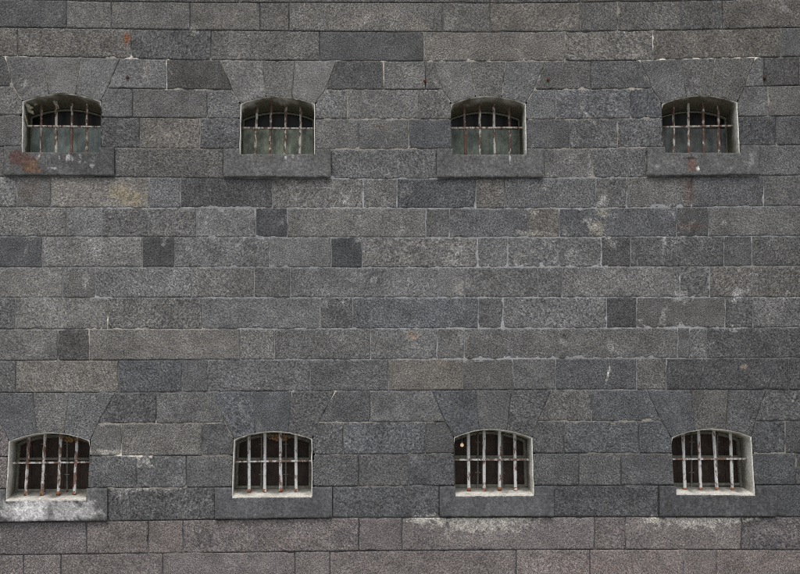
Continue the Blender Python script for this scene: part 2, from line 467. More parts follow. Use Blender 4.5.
# marks on the stones: centre x, y, radii, rotation, sRGB colour, strength, raggedness
STAINS_AND_PITS = [
    (126.5, 39, 4.5, 6.5, 0, (112, 74, 52), 1.0, .9), (128, 196, 24, 14, 0, (108, 104, 94), .7, 1.0), (120, 192, 10, 9, 0, (113, 106, 92), .8, 1.6), (137, 199, 9, 9, 0, (113, 106, 92), .8, 1.6),
    (30, 190, 18, 16, 0, (74, 60, 55), .55, .7), (34, 216, 40, 5, 0, (78, 68, 64), .45, .9),
    (362, 19, 34, 7, -.35, (110, 104, 100), .7, 1.4), (417, 25, 13, 9, .3, (108, 104, 100), .8, 1.2), (146, 70, 6, 13, 0, (118, 114, 110), .65, 1.2), (137, 72, 3, 12, .3, (112, 110, 108), .5, 1.2),
    (690, 190, 8, 20, 0, (84, 66, 60), .7, .8), (688, 226, 26, 5, 0, (82, 64, 58), .6, .9), (672, 190, 26, 18, 0, (70, 70, 72), .3, .8),
    (598, 229, 10, 12, 0, (118, 114, 104), .8, 1.2), (603, 212, 7, 6, 0, (118, 114, 104), .8, 1.0), (533, 233, 24, 5, 0, (128, 126, 122), .6, 1.3), (534, 213, 4, 5, 0, (140, 138, 134), .8, 1.2),
    (442, 364, 9, 5, 0, (112, 102, 92), .6, 1.0), (411, 336, 11, 6, 0, (122, 106, 92), .7, 1.0), (405, 250, 6, 22, .5, (118, 116, 112), .55, 1.6), (458, 252, 5, 20, .5, (118, 116, 112), .6, 1.6), (448, 256, 4, 18, .5, (112, 110, 108), .5, 1.6),
    (522, 257, 22, 8, -.4, (116, 114, 111), .55, 1.4), (405, 290, 4, 24, .5, (116, 114, 112), .55, 1.5), (459, 288, 9, 11, .2, (124, 122, 118), .7, 1.2), (425, 290, 4, 18, .5, (112, 110, 108), .5, 1.5),
    (95, 258, 34, 10, -.2, (114, 113, 112), .5, 1.5), (310, 252, 20, 14, .6, (110, 110, 110), .45, 1.5), (226, 302, 5, 22, -.6, (110, 110, 110), .5, 1.4), (300, 313, 9, 7, 0, (110, 111, 112), .5, 1.3),
    (60, 318, 26, 14, 0, (104, 104, 104), .4, 1.4), (105, 338, 22, 16, 0, (108, 107, 104), .5, 1.3), (510, 343, 7, 18, .1, (106, 106, 108), .5, 1.3), (695, 344, 13, 15, 0, (104, 104, 104), .5, 1.3),
    (745, 367, 6, 4, 0, (116, 108, 98), .7, 1.0), (463, 337, 5, 7, 0, (118, 118, 118), .7, 1.0),
    (480, 524, 60, 10, 0, (152, 150, 145), .75, 1.8), (480, 519, 58, 4, 0, (170, 168, 162), .8, 1.5), (425, 520, 16, 5, 0, (150, 148, 142), .8, 1.5), (700, 522, 52, 9, 0, (152, 148, 144), .75, 1.8), (705, 519, 50, 4, 0, (170, 168, 162), .8, 1.5), (655, 520, 10, 5, 0, (150, 148, 142), .8, 1.4), (470, 540, 60, 10, 0, (112, 106, 104), .5, 1.4),
    (145, 461, 16, 9, 0, (150, 148, 146), .6, 1.7), (145, 489, 34, 4, 0, (130, 128, 126), .7, 1.6), (104, 452, 24, 4, 0, (146, 144, 140), .7, 1.6), (120, 493, 10, 10, 0, (112, 112, 112), .6, 1.4),
    (290, 540, 50, 14, 0, (108, 100, 96), .45, 1.2), (205, 540, 20, 14, 0, (62, 61, 63), .7, .9), (345, 538, 22, 14, 0, (68, 67, 70), .6, .9), (425, 545, 16, 14, 0, (66, 64, 66), .55, 1.0), (640, 540, 18, 14, 0, (68, 66, 68), .55, 1.0), (775, 540, 25, 16, 0, (64, 62, 65), .6, 1.0),
    (400, 566, 300, 12, 0, (98, 88, 86), .4, 1.5), (650, 566, 120, 14, 0, (108, 96, 94), .4, 1.4), (110, 562, 60, 12, 0, (72, 70, 70), .5, 1.2),
    (450, 80, 6, 22, -.35, (118, 117, 115), .6, 1.3), (536, 70, 5, 18, .4, (104, 103, 102), .45, 1.3), (262, 78, 5, 22, 0, (112, 111, 110), .5, 1.5), (310, 74, 14, 14, .5, (104, 103, 102), .5, 1.3), (248, 80, 5, 20, 0, (104, 104, 104), .45, 1.4), (300, 90, 16, 7, .5, (110, 109, 108), .5, 1.4),
    (30, 70, 8, 26, -.3, (100, 99, 98), .4, 1.3), (100, 76, 12, 14, .3, (98, 97, 96), .45, 1.3), (120, 100, 7, 8, 0, (112, 112, 112), .5, 1.4), (148, 102, 22, 9, 0, (102, 102, 102), .45, 1.4), (192, 100, 6, 14, 0, (104, 105, 108), .5, 1.3),
    (410, 73, 12, 8, .6, (112, 110, 107), .6, 1.4), (590, 45, 20, 9, 0, (98, 95, 91), .5, 1.4), (500, 45, 50, 10, 0, (92, 89, 85), .4, 1.4), (780, 7, 24, 5, .4, (108, 106, 104), .6, 1.3),
    (565, 340, 3, 9, -.3, (38, 38, 40), .8, .8), (27, 250, 7, 6, 0, (48, 49, 52), .7, 1.0), (330, 222, 60, 5, 0, (80, 77, 72), .4, 1.2), (382, 127, 14, 5, 0, (92, 78, 66), .6, 1.1), (370, 343, 20, 10, 0, (92, 88, 80), .4, 1.0),
    (608, 374, 1.4, 14, .22, (170, 168, 162), 1.0, .4), (463.8, 374, 1.2, 12, .03, (120, 122, 124), .9, .4), (513, 372, 1.3, 13, -.1, (116, 118, 120), .9, .4), (489, 378, 1.3, 9, -.3, (112, 112, 112), .7, .6),
    (335, 38, 1.8, 1.6, 0, (34, 34, 36), 1, .4), (364, 37, 2.2, 1.8, 0, (32, 32, 34), 1, .4), (355, 43, 1.5, 1.5, 0, (34, 34, 36), 1, .4), (394, 35, 2, 1.8, 0, (30, 30, 32), 1, .4), (353, 57, 1.5, 1.3, 0, (34, 34, 36), 1, .4), (380, 46, 1.3, 1.3, 0, (36, 36, 38), 1, .4), (153, 243, 1.6, 1.4, 0, (28, 28, 32), 1, .4), (409, 471.5, 2, 1.8, 0, (26, 26, 28), 1, .4), (712, 182, 1.6, 1.3, 0, (26, 26, 28), 1, .4),  # small holes in the stone, their shade painted as dark spots
    (730, 85, 30, 18, 0, (78, 76, 75), .3, 1.3), (590, 162, 3, 14, 0, (118, 118, 118), .6, 1.2), (40, 485, 8, 10, 0, (70, 70, 70), .2, 1.0), (10, 350, 40, 6, 0, (70, 70, 74), .4, 1.2),
    (15, 540, 30, 14, 0, (70, 68, 66), .5, 1.2), (560, 100, 8, 14, .4, (104, 104, 103), .4, 1.3), (428, 105, 10, 8, 0, (98, 99, 102), .4, 1.3),
]
_r = random.Random(8)
for _k in range(160):                                         # faint chalky streaks left by the tools and by run-off
    _x, _y = _r.uniform(0, 800), _r.choice([_r.uniform(0, 430), _r.uniform(190, 360)])
    _d = _r.random() < 0.6
    STAINS_AND_PITS.append((_x, _y, _r.uniform(1.5, 4) if _d else _r.uniform(5, 16), _r.uniform(6, 15) if _d else _r.uniform(4, 8), _r.uniform(0.2, 0.8) * _r.choice([1, 1, -1]),
                   (_r.randint(108, 134),) * 3, _r.uniform(0.35, 0.7), 1.6))
for _k in range(60):                                          # and darker damp patches
    STAINS_AND_PITS.append((_r.uniform(0, 800), _r.uniform(0, 574), _r.uniform(5, 16), _r.uniform(4, 9), _r.uniform(-.5, .5), (62, 63, 66), _r.uniform(0.25, 0.5), 1.5))
# bright mortar: x0, y0, x1, y1, sRGB grey, warmth
BRIGHT = [
    (4, 57, 44, 57.2, 185), (108, 58, 136, 58.7, 190), (205, 60, 256, 60.6, 165), (330, 61, 375, 61, 120), (424, 60.8, 566, 60.8, 165), (640, 60.2, 702, 58.6, 185), (702, 58.6, 758, 57.4, 185), (652.8, 30.5, 653.4, 60, 200), (590, 89, 651, 88.2, 165),
    (291.9, 392, 290, 405, 190), (335.2, 392, 328.6, 403, 190), (253.8, 392, 255, 413, 140), (781, 30, 781.5, 57, 125), (166.6, 60, 166.7, 88.6, 180), (168, 88.9, 207, 89.6, 165), (383.7, 62, 383.7, 89, 170), (424, 33, 424, 60, 150), (564.8, 33, 564.8, 60, 150), (200, 89.6, 232, 89.6, 150), (326, 89.6, 383, 89.5, 125), (566, 89, 592, 88.8, 165), (130.8, 31, 130.8, 57, 125), (617.4, 3, 617.4, 31, 140), (491, 3, 491, 5, 160), (581, 4, 581, 31, 120),
    (200, 118.2, 232, 118.4, 130), (347.4, 91, 347.4, 117, 150), (325, 118.6, 450, 118.8, 155), (420, 91, 420, 118, 150), (556, 91, 556.3, 118, 155), (527, 119.2, 660, 118, 150), (768, 88, 768, 116, 150), (617.4, 120, 617.4, 147, 150), (408.5, 121, 408.5, 147, 150), (200, 120, 200, 146, 150), (330, 148.9, 450, 148.9, 150), (400, 149, 440, 149, 150), (545, 148.6, 660, 147, 150), (740, 145.4, 776, 145, 150), (100, 147.6, 232, 148.9, 125),
    (645, 148, 645.4, 177, 160), (592, 150, 592, 177, 130), (331, 178.5, 436, 178.7, 160), (543, 178.5, 640, 177.5, 150), (181, 177.6, 181, 206, 160), (363.3, 180, 363.4, 207, 165), (397, 180, 397, 207, 160), (476, 180, 476, 207, 140), (596, 180, 596, 207, 160), (626.7, 179, 626.7, 207, 150), (763.8, 177, 763.8, 206, 160), (103, 208, 190, 208.6, 165), (190, 207.2, 300, 207.8, 150), (300, 207.8, 600, 208.2, 160), (600, 208.2, 760, 206.8, 150),
    (288.2, 209, 287.2, 236, 150), (289, 209, 288, 236, 140), (255.6, 209, 255.6, 236, 150), (425.7, 209, 425.7, 237, 155), (449.3, 209, 449.3, 237, 155), (200, 237, 800, 236.5, 150), (0, 236.5, 40, 236.5, 130), (331.2, 238, 331.2, 267, 150), (362, 245, 360, 266, 150), (361.4, 245, 359, 266, 140), (477.4, 239, 477.4, 266, 165), (507.6, 239, 507.6, 266, 150), (601.4, 239, 601.4, 266, 160), (630.7, 238, 630.7, 266, 150), (724, 237, 724, 266, 150), (752, 237, 752, 266, 145),
    (200, 267.1, 400, 267.5, 145), (400, 267.5, 610, 266.8, 165), (610, 266.8, 800, 266.2, 145), (254.3, 269, 254.3, 296, 140), (290, 269, 290, 296, 140), (438, 269, 438, 296, 140), (680, 268, 680, 296, 160), (710, 268, 710, 296, 140), (562, 268, 562, 277, 150), (200, 297.6, 800, 297.4, 160), (90, 297.6, 110, 297.6, 165), (107.6, 317, 107.6, 329, 190), (88, 329, 215, 329, 170), (240, 329, 400, 328.6, 160), (400, 328.6, 800, 327.6, 160),
    (320.2, 299, 320.2, 328, 150), (352.8, 299, 352.8, 328, 145), (478.2, 299, 478.2, 328, 165), (503.2, 299, 503.2, 328, 165), (606, 299, 606.6, 328, 165), (636.7, 299, 636.7, 328, 160), (725.2, 299, 725.2, 327, 160), (753.3, 299, 753.3, 312, 150), (89.2, 331, 89.6, 360, 170), (240.2, 331, 240.2, 359, 130), (274.3, 331, 274.3, 359, 150), (370.6, 330, 370.6, 359, 165), (437.3, 330, 437.3, 359, 155), (464.3, 330, 464.3, 359, 150), (200, 359.8, 400, 359.3, 150), (400, 359.3, 560, 358.6, 160), (560, 358.6, 700, 358.2, 145), (706, 358.2, 788, 358, 130), (555.6, 360, 555.8, 389, 150),
    (181.9, 362, 181.9, 391, 120), (208, 361, 208, 391, 130), (310.2, 372, 310.2, 391, 140), (388.4, 372, 388.4, 390, 140), (636.7, 360, 636.7, 389, 160), (666.1, 360, 666.1, 389, 150), (100, 392.8, 240, 391.6, 120), (290, 391.2, 390, 390.8, 140), (550, 389.8, 660, 389.7, 150), (98, 423.8, 156, 423.5, 150), (156, 423.5, 205, 423.1, 160), (205, 423, 226, 423, 170), (318, 422.2, 372, 422, 165), (372, 422, 432, 421.9, 130), (402, 422, 432, 421.8, 150), (539, 421.2, 600, 421.2, 140), (600, 421.2, 662, 421.2, 140), (591.6, 413, 591.6, 421, 150),
    (89, 455.8, 120, 456, 150), (120, 455.6, 150, 455.6, 200), (121.5, 447, 121.5, 456, 170), (200, 455.3, 234, 455.2, 130), (312, 454.8, 400, 454, 140), (400, 454, 456, 453.4, 130), (590, 453.2, 672, 453.2, 120), (750, 453.2, 790, 453.3, 140), (358, 486.4, 400, 486.1, 130), (110, 488, 186, 487.6, 150), (785.5, 424, 785.5, 452, 130), (796, 455, 796, 470, 130), (150, 553.2, 200, 552.8, 120), (594.6, 519, 594.6, 549, 90), (682, 550, 684, 558, 150), (716.8, 552, 716.8, 560, 140),
]


for _i, _w in enumerate(W):
    for _l in [_w['aL'], _w['aR']] + _w['j']:
        for _a, _b in zip(_l[:-1], _l[1:]):
            BRIGHT.append((_a[0], _a[1], _b[0], _b[1], [150, 145, 164, 146, 136, 136, 112, 116][_i]))


def seg_dist(px, py, x0, y0, x1, y1):
    dx, dy = x1 - x0, y1 - y0
    t = np.clip(((px - x0) * dx + (py - y0) * dy) / (dx * dx + dy * dy), 0, 1)
    return np.hypot(px - x0 - t * dx, py - y0 - t * dy)


def nz(px, py, s, seed=0.0):
    return np.array([noise.noise((a * s, b * s, seed)) for a, b in zip(px, py)])


def fbm(px, py, s, seed=0.0):
    return np.array([noise.fractal((a * s, b * s, seed), 0.8, 2.1, 4) for a, b in zip(px, py)])


def stain_layer(px, py, stains):
    out = np.zeros((len(px), 4)); out[:, :3] = 0.2
    lo_x, hi_x, lo_y, hi_y = px.min(), px.max(), py.min(), py.max()
    for i, (cx, cy, rx, ry, rot, c, st, rag) in enumerate(stains):
        m = max(rx, ry) * 1.8
        if cx + m < lo_x or cx - m > hi_x or cy + m < lo_y or cy - m > hi_y:
            continue
        dx, dy = px - cx, py - cy
        cr, sr_ = math.cos(rot), math.sin(rot)
        u, v = dx * cr + dy * sr_, -dx * sr_ + dy * cr
        d = np.sqrt((u / rx) ** 2 + (v / ry) ** 2)
        near = d < 2.0
        if not near.any():
            continue
        nn = np.zeros_like(d)
        nn[near] = fbm(px[near], py[near], 0.16, i * 3.7) * 0.5 + fbm(px[near], py[near], 0.45, i * 1.3) * 0.4
        a = np.clip((1.3 - d + nn * rag * 0.8) / 0.95, 0, 1) * st
        col = np.array([lin(q) * GAIN for q in c])
        w_ = a / np.maximum(1e-6, a + out[:, 3] * (1 - a))
        out[:, :3] = out[:, :3] * (1 - w_[:, None]) + col[None] * w_[:, None]
        out[:, 3] = 1 - (1 - out[:, 3]) * (1 - a)
    return out


# ------------------------------------------------------------------ stones
def stone(mb, xl, xr, yt, yb, code, off=None, step=1.8, gap=0.5, rough=1.0, stains=STAINS_AND_PITS, arc=False, back=0.022):
    ym = 0.5 * (float(yt(np.array([xl(0.0) if False else 0.0]))[0]) + 0) if False else None
    # size estimate
    x_mid_guess = 400.0
    for _ in range(3):
        y_mid = 0.5 * (float(yt(np.array(x_mid_guess))) + float(yb(np.array(x_mid_guess))))
        x_mid_guess = 0.5 * (float(xl(np.array(y_mid))) + float(xr(np.array(y_mid))))
    y0, y1 = float(yt(np.array(x_mid_guess))), float(yb(np.array(x_mid_guess)))
    wd = abs(float(xr(np.array(y_mid))) - float(xl(np.array(y_mid))))
    wd = max(wd, abs(float(xr(np.array(y0 + 1))) - float(xl(np.array(y0 + 1)))))
    nc, nr = max(3, int(wd / step)), max(4, int((y1 - y0) / step))
    e = 0.9
    s = np.concatenate([[0, 0, e / max(wd, 4)], np.linspace(0, 1, nc + 1)[1:-1], [1 - e / max(wd, 4), 1, 1]])
    t = np.concatenate([[0, 0, e / (y1 - y0)], np.linspace(0, 1, nr + 1)[1:-1], [1 - e / (y1 - y0), 1, 1]])
    S, T = np.meshgrid(s, t)
    sh = S.shape
    S, T = S.ravel(), T.ravel()
    x = np.full_like(S, x_mid_guess); y = y0 + (y1 - y0) * T
    for _ in range(4):
        a, b = xl(y), xr(y)
        x = a + (b - a) * S
        p, q = yt(x), yb(x)
        y = p + (q - p) * T
    # joint gap, wavy along the edges, corners worn
    sd = random.uniform(0, 90)
    wv = nz(x, y, 0.09, sd) * 0.5 + nz(x, y, 0.33, sd) * 0.45
    wx = (b - a)
    gx = np.minimum((gap + 0.38 * np.maximum(wv, -0.7)) , 0.45 * np.maximum(wx, 0.2))
    gy = gap + 0.38 * np.maximum(nz(x, y, 0.09, sd + 7) * 0.6 + nz(x, y, 0.3, sd + 7) * 0.5, -0.7)
    chip = np.clip(nz(x, y, 0.075, sd + 61) - 0.33, 0, 1) * 4.5 * (0.6 + nz(x, y, 0.5, sd + 62))
    gx = np.minimum(gx + np.maximum(chip, 0), 0.45 * np.maximum(wx, 0.2)); gy = gy + np.maximum(chip, 0)
    fs_, ft_ = 1 - 2 * S, 1 - 2 * T
    x = x + gx * np.sign(fs_) * np.abs(fs_) ** 3
    y = y + gy * np.sign(ft_) * np.abs(ft_) ** 3
    ring = np.zeros(sh, bool); ring[0, :] = ring[-1, :] = ring[:, 0] = ring[:, -1] = True
    arris = np.zeros(sh, bool); arris[1, 1:-1] = arris[-2, 1:-1] = arris[1:-1, 1] = arris[1:-1, -2] = True
    ring, arris = ring.ravel(), arris.ravel()
    if off is None:
        off = random.uniform(-0.003, 0.003)
    dep = off + rough * (0.004 * nz(x, y, 0.08, sd + 20) + 0.0045 * nz(x, y, 0.28, sd + 30))
    dep = dep + rough * 0.002 * random.uniform(-1, 1) * (2 * S - 1) + rough * 0.0015 * random.uniform(-1, 1) * (2 * T - 1)
    dep[arris] += 0.003 + 0.004 * np.maximum(0, nz(x[arris], y[arris], 0.3, sd + 50))
    dep[ring] = back
    v = PA(x, y, 0.0)
    v[:, 1] = dep
    wm = random.uniform(-1, 1.3)
    base = tone(code) * random.uniform(0.95, 1.06) * np.array([1 + 0.020 * wm, 1.0, 1 - 0.026 * wm])
    tn = base[None] * (1 + 0.15 * fbm(x, y, 0.012, 4.4)[:, None] + 0.10 * fbm(x, y, 0.03, sd)[:, None] + 0.12 * fbm(x, y, 0.09, sd + 3)[:, None])
    stn = stain_layer(x, y, stains)
    amp = random.choice([random.uniform(0.35, 0.6), random.uniform(0.65, 1.0), random.uniform(0.8, 1.0)])
    tn = np.concatenate([tn, np.full((len(tn), 1), amp)], 1)
    ts_ = random.uniform(0.92, 1.45)
    ang = random.choice([-1, 1]) * random.uniform(0.25, 1.2)
    ca, sa = math.cos(ang), math.sin(ang)
    o = rng.uniform(-40, 40, 3)
    tx = np.stack([v[:, 0] * ca + v[:, 2] * sa + o[0], -v[:, 0] * sa + v[:, 2] * ca + o[1], v[:, 1] + o[2]], -1) * ts_
    R_, C_ = sh
    fs = []
    for i in range(R_ - 1):
        for j in range(C_ - 1):
            k = i * C_ + j
            fs.append((k, k + C_, k + C_ + 1, k + 1))
    mb.add(v, fs, tn, tx, stn)


building = bpy.data.objects.new('prison_building', None)
COL.objects.link(building)
building.location = (0, 0, 0)
building['label'] = 'grey basalt block prison wall with two rows of four arched barred windows'
building['category'] = 'building'
building['kind'] = 'thing'

mb = MB()
for k in range(-4, 21):
    yt, yb = line(k), line(k + 1)
    lst = COURSES.get(k)
    if lst is None:
        lst = []
        x = XMIN + random.uniform(30, 90)
        while x < XMAX:
            lst.append((x, '%dw' % random.randint(66, 84)))
            x += random.choice([random.uniform(28, 46), random.uniform(60, 130)])
        lst.append((None, '76w'))
        left = XMIN
    # stones left of the frame
    row = []
    first = lst[0][0] if isinstance(lst[0], tuple) and isinstance(lst[0][0], (int, float)) else None
    cur = vx(XMIN)
    if k in COURSES:
        x = XMIN + random.uniform(30, 80)
        while x < -46:
            row.append((x, '%d%s' % (random.randint(62, 90), random.choice('nnbw'))))
            x += random.choice([random.uniform(28, 46), random.uniform(55, 110)])
        row.append((random.uniform(-34, -16) if k not in (14, 15, 16, 17) else -random.uniform(42, 60), '%dn' % random.randint(64, 86)))
    row += lst
    if k in COURSES:                                          # and right of it
        last = row.pop()
        x = 800 + random.uniform(14, 50)
        row.append((x, last[1]))
        while x < XMAX - 60:
            x += random.choice([random.uniform(28, 46), random.uniform(55, 110)])
            row.append((x, '%d%s' % (random.randint(58, 84), random.choice('nnbw'))))
        row.append((None, '76n'))
    for it in row:
        if isinstance(it, int):                               # opening, arch or sill: jump to its far side
            if k in (6, 17):
                cur = vx(W[it]['sill'][1])
            else:
                cur = edge(W[it]['eR'])
            continue
        r, code = it
        if r is None:
            nxt = vx(XMAX)
        elif isinstance(r, tuple):
            nxt = edge(W[r[1]]['eL']) if r[0] == 'W' else vx(W[r[1]]['sill'][0])
        else:
            nxt = vx(r)
        stone(mb, cur, nxt, yt, yb, code)
        cur = nxt

# mortar bed behind the stones
step = 2.4
gx = np.arange(XMIN, XMAX + step, step); gy = np.arange(line(-4)(400.0) - 4, 624, step)
GX, GY = np.meshgrid(gx, gy)
fx, fy = GX.ravel(), GY.ravel()
mid = np.exp(-((fy - 270) / 120.0) ** 4)
n1 = fbm(fx, fy, 0.03, 5.0); n2 = fbm(fx, fy, 0.12, 9.0)
light = np.clip(0.18 + 0.42 * mid + 0.5 * n1 + 0.35 * n2, 0, 1)
grey = np.maximum(64 + 64 * light, (108 + 14 * n2 + 10 * n1) * mid)
warm = np.zeros_like(grey)
dep = 0.015 - 0.006 * light - 0.003 * mid
for (x0, y0, x1, y1, g) in BRIGHT:
    m = (fx > min(x0, x1) - 6) & (fx < max(x0, x1) + 6) & (fy > min(y0, y1) - 6) & (fy < max(y0, y1) + 6)
    if not m.any():
        continue
    idx = np.where(m)[0]
    d = seg_dist(fx[idx], fy[idx], x0, y0, x1, y1)
    a = np.clip((3.8 - d) / 1.4, 0, 1) * np.clip((1.05 if abs(y1 - y0) < 4 and 140 < y0 < 430 else 0.78) + 0.9 * n2[idx] + 0.4 * n1[idx], 0.2, 1)
    g2 = g * (0.82 if g < 178 else 0.96)
    grey[idx] = np.maximum(grey[idx], grey[idx] * (1 - a) + g2 * a)
    dep[idx] = np.minimum(dep[idx], 0.017 - a * (0.011 + 0.004 * (g - 110) / 90))
    if not (175 < y0 < 395 and g <= 168):
        warm[idx] = np.maximum(warm[idx], a)
L = np.array([lin(q) for q in grey]) * GAIN * 0.85
mt = np.stack([L * (0.97 + 0.10 * warm), L * (1.0 + 0.01 * warm), L * (1.03 - 0.13 * warm)], -1)
vv = PA(fx, fy, 0.0); vv[:, 1] = dep
ny, nx = GX.shape


def in_opening(px, py, grow):
    ins = np.zeros(px.shape, bool)
    for w in W:
        ax = np.array([p[0] for p in w['arc']]); ay = np.array([p[1] for p in w['arc']])
        top = np.interp(px, ax, ay)
        lx = np.interp(py, [w['Ls'][1], w['Lf'][1]], [w['Ls'][0], w['Lf'][0]])
        rx = np.interp(py, [w['Rs'][1], w['Rf'][1]], [w['Rs'][0], w['Rf'][0]])
        ins |= (px > lx - grow) & (px < rx + grow) & (py > top - grow) & (py < w['Lf'][1] + grow)
    return ins


skip = in_opening(fx, fy, 1.2).reshape(ny, nx)
fs = []
for i in range(ny - 1):
    for j in range(nx - 1):
        if skip[i, j] or skip[i + 1, j] or skip[i, j + 1] or skip[i + 1, j + 1]:
            continue
        k = i * nx + j
        fs.append((k, k + nx, k + nx + 1, k + 1))
wall_me = mb.mesh('wall', True)
nstone = len(mb.f)
mb.add(vv, fs, mt)
bpy.data.meshes.remove(wall_me)
# a solid core and coping behind the facing so that the wall is a wall from any side
pa, pb_ = P(XMIN, 300), P(XMAX, 300)
zt = P(400, float(line(-4)(400.0))).z
core0 = len(mb.f)
box(mb, pa.x, pb_.x, 0.62, 0.95, -0.2, zt, tuple(tone('74n')))
box(mb, pa.x, pb_.x, 0.0, 0.62, zt - 0.02, zt + 0.12, tuple(tone('74n')))
# hairline cracks filled with lime on one block
wall_me = mb.mesh('wall', True)
mi = np.zeros(len(mb.f), np.int32); mi[nstone:core0] = 1
wall_me.polygons.foreach_set('material_index', mi)
wall = link('wall', wall_me, [M_STONE, M_MORTAR], building)


# ------------------------------------------------------------------ arches and sills
SILL_STAINS = [
    (60, 158, 1.2, 4, .2, (160, 160, 162), .8, 1.0), (72, 162, 1.2, 3, .2, (150, 150, 152), .7, 1.0), (86, 163, 2, 1.4, 0, (140, 140, 142), .7, 1.2), (47, 160, 1.2, 6, 0, (112, 112, 114), .7, 1.0), (24, 160, 1.2, 4, 0, (130, 120, 112), .7, 1.0), (95, 160, 3, 4, .4, (118, 118, 120), .6, 1.4),
    (22, 158, 18, 9, 0, (70, 55, 50), .9, .7), (33, 168, 11, 8, 0, (90, 67, 52), .85, .9), (17, 158, 7, 8, 0, (70, 52, 50), .8, .7), (75, 160, 12, 3, .4, (130, 130, 132), .5, 1.8), (92, 166, 4, 3, 0, (150, 150, 152), .8, 1.5), (55, 169, 9, 1.5, 0, (136, 136, 138), .7, 1.5), (68, 159, 2, 5, .3, (150, 150, 152), .7, 1.4), (81, 158, 2, 4, 0, (140, 140, 142), .7, 1.4), (40, 156, 2, 4, 0, (140, 140, 142), .6, 1.4),
    (286, 158, 1.2, 4, 0, (160, 160, 160), .9, 1.0), (293, 158, 1.2, 4, 0, (160, 160, 160), .9, 1.0), (262, 160, 6, 7, 0, (100, 100, 100), .5, 1.4),
    (509.5, 159, 1.5, 5, 0, (150, 152, 154), .9, .9),
    (690, 166, 7, 9, 0, (88, 67, 60), .8, .8), (688, 159, 10, 1.3, 0, (36, 34, 34), .9, .5), (697, 169.5, 2, 2.5, 0, (190, 190, 186), 1, .6), (657, 168, 4, 5, 0, (118, 118, 118), .6, 1.2), (672, 162, 4, 8, 0, (112, 112, 112), .6, 1.2), (728, 170, 6, 4, -.5, (120, 120, 120), .6, 1.2), (750, 160, 4, 10, .3, (116, 116, 116), .6, 1.2), (716, 165, 6, 4, 0, (106, 106, 106), .5, 1.4),
    (50, 511, 60, 13, 0, (136, 136, 137), .62, .9), (30, 511, 24, 11, 0, (172, 172, 173), 1, 1.0), (70, 512, 26, 10, 0, (150, 150, 151), .8, 1.6), (8, 510, 8, 9, 0, (126, 126, 126), .8, 1.5), (62, 510, 12, 9, 0, (128, 128, 128), .75, 1.7), (90, 508, 9, 11, 0, (132, 132, 132), .8, 1.4), (50, 512, 5, 9, 0, (60, 60, 62), .7, 1.2),
    (261, 509, 3, 3, 0, (96, 98, 100), .6, .8), (254, 516, 3, 3, 0, (96, 98, 100), .6, .8), (288, 503, 2, 2, 0, (96, 98, 100), .6, .8), (466, 504, 4, 1.5, .5, (96, 96, 98), .6, 1.0), (523, 508, 1.5, 3, 0, (100, 100, 102), .7, .8), (517, 513, 1.5, 3, 0, (100, 100, 102), .7, .8), (668, 505, 6, 4, 0, (44, 44, 46), .5, 1.2),
]


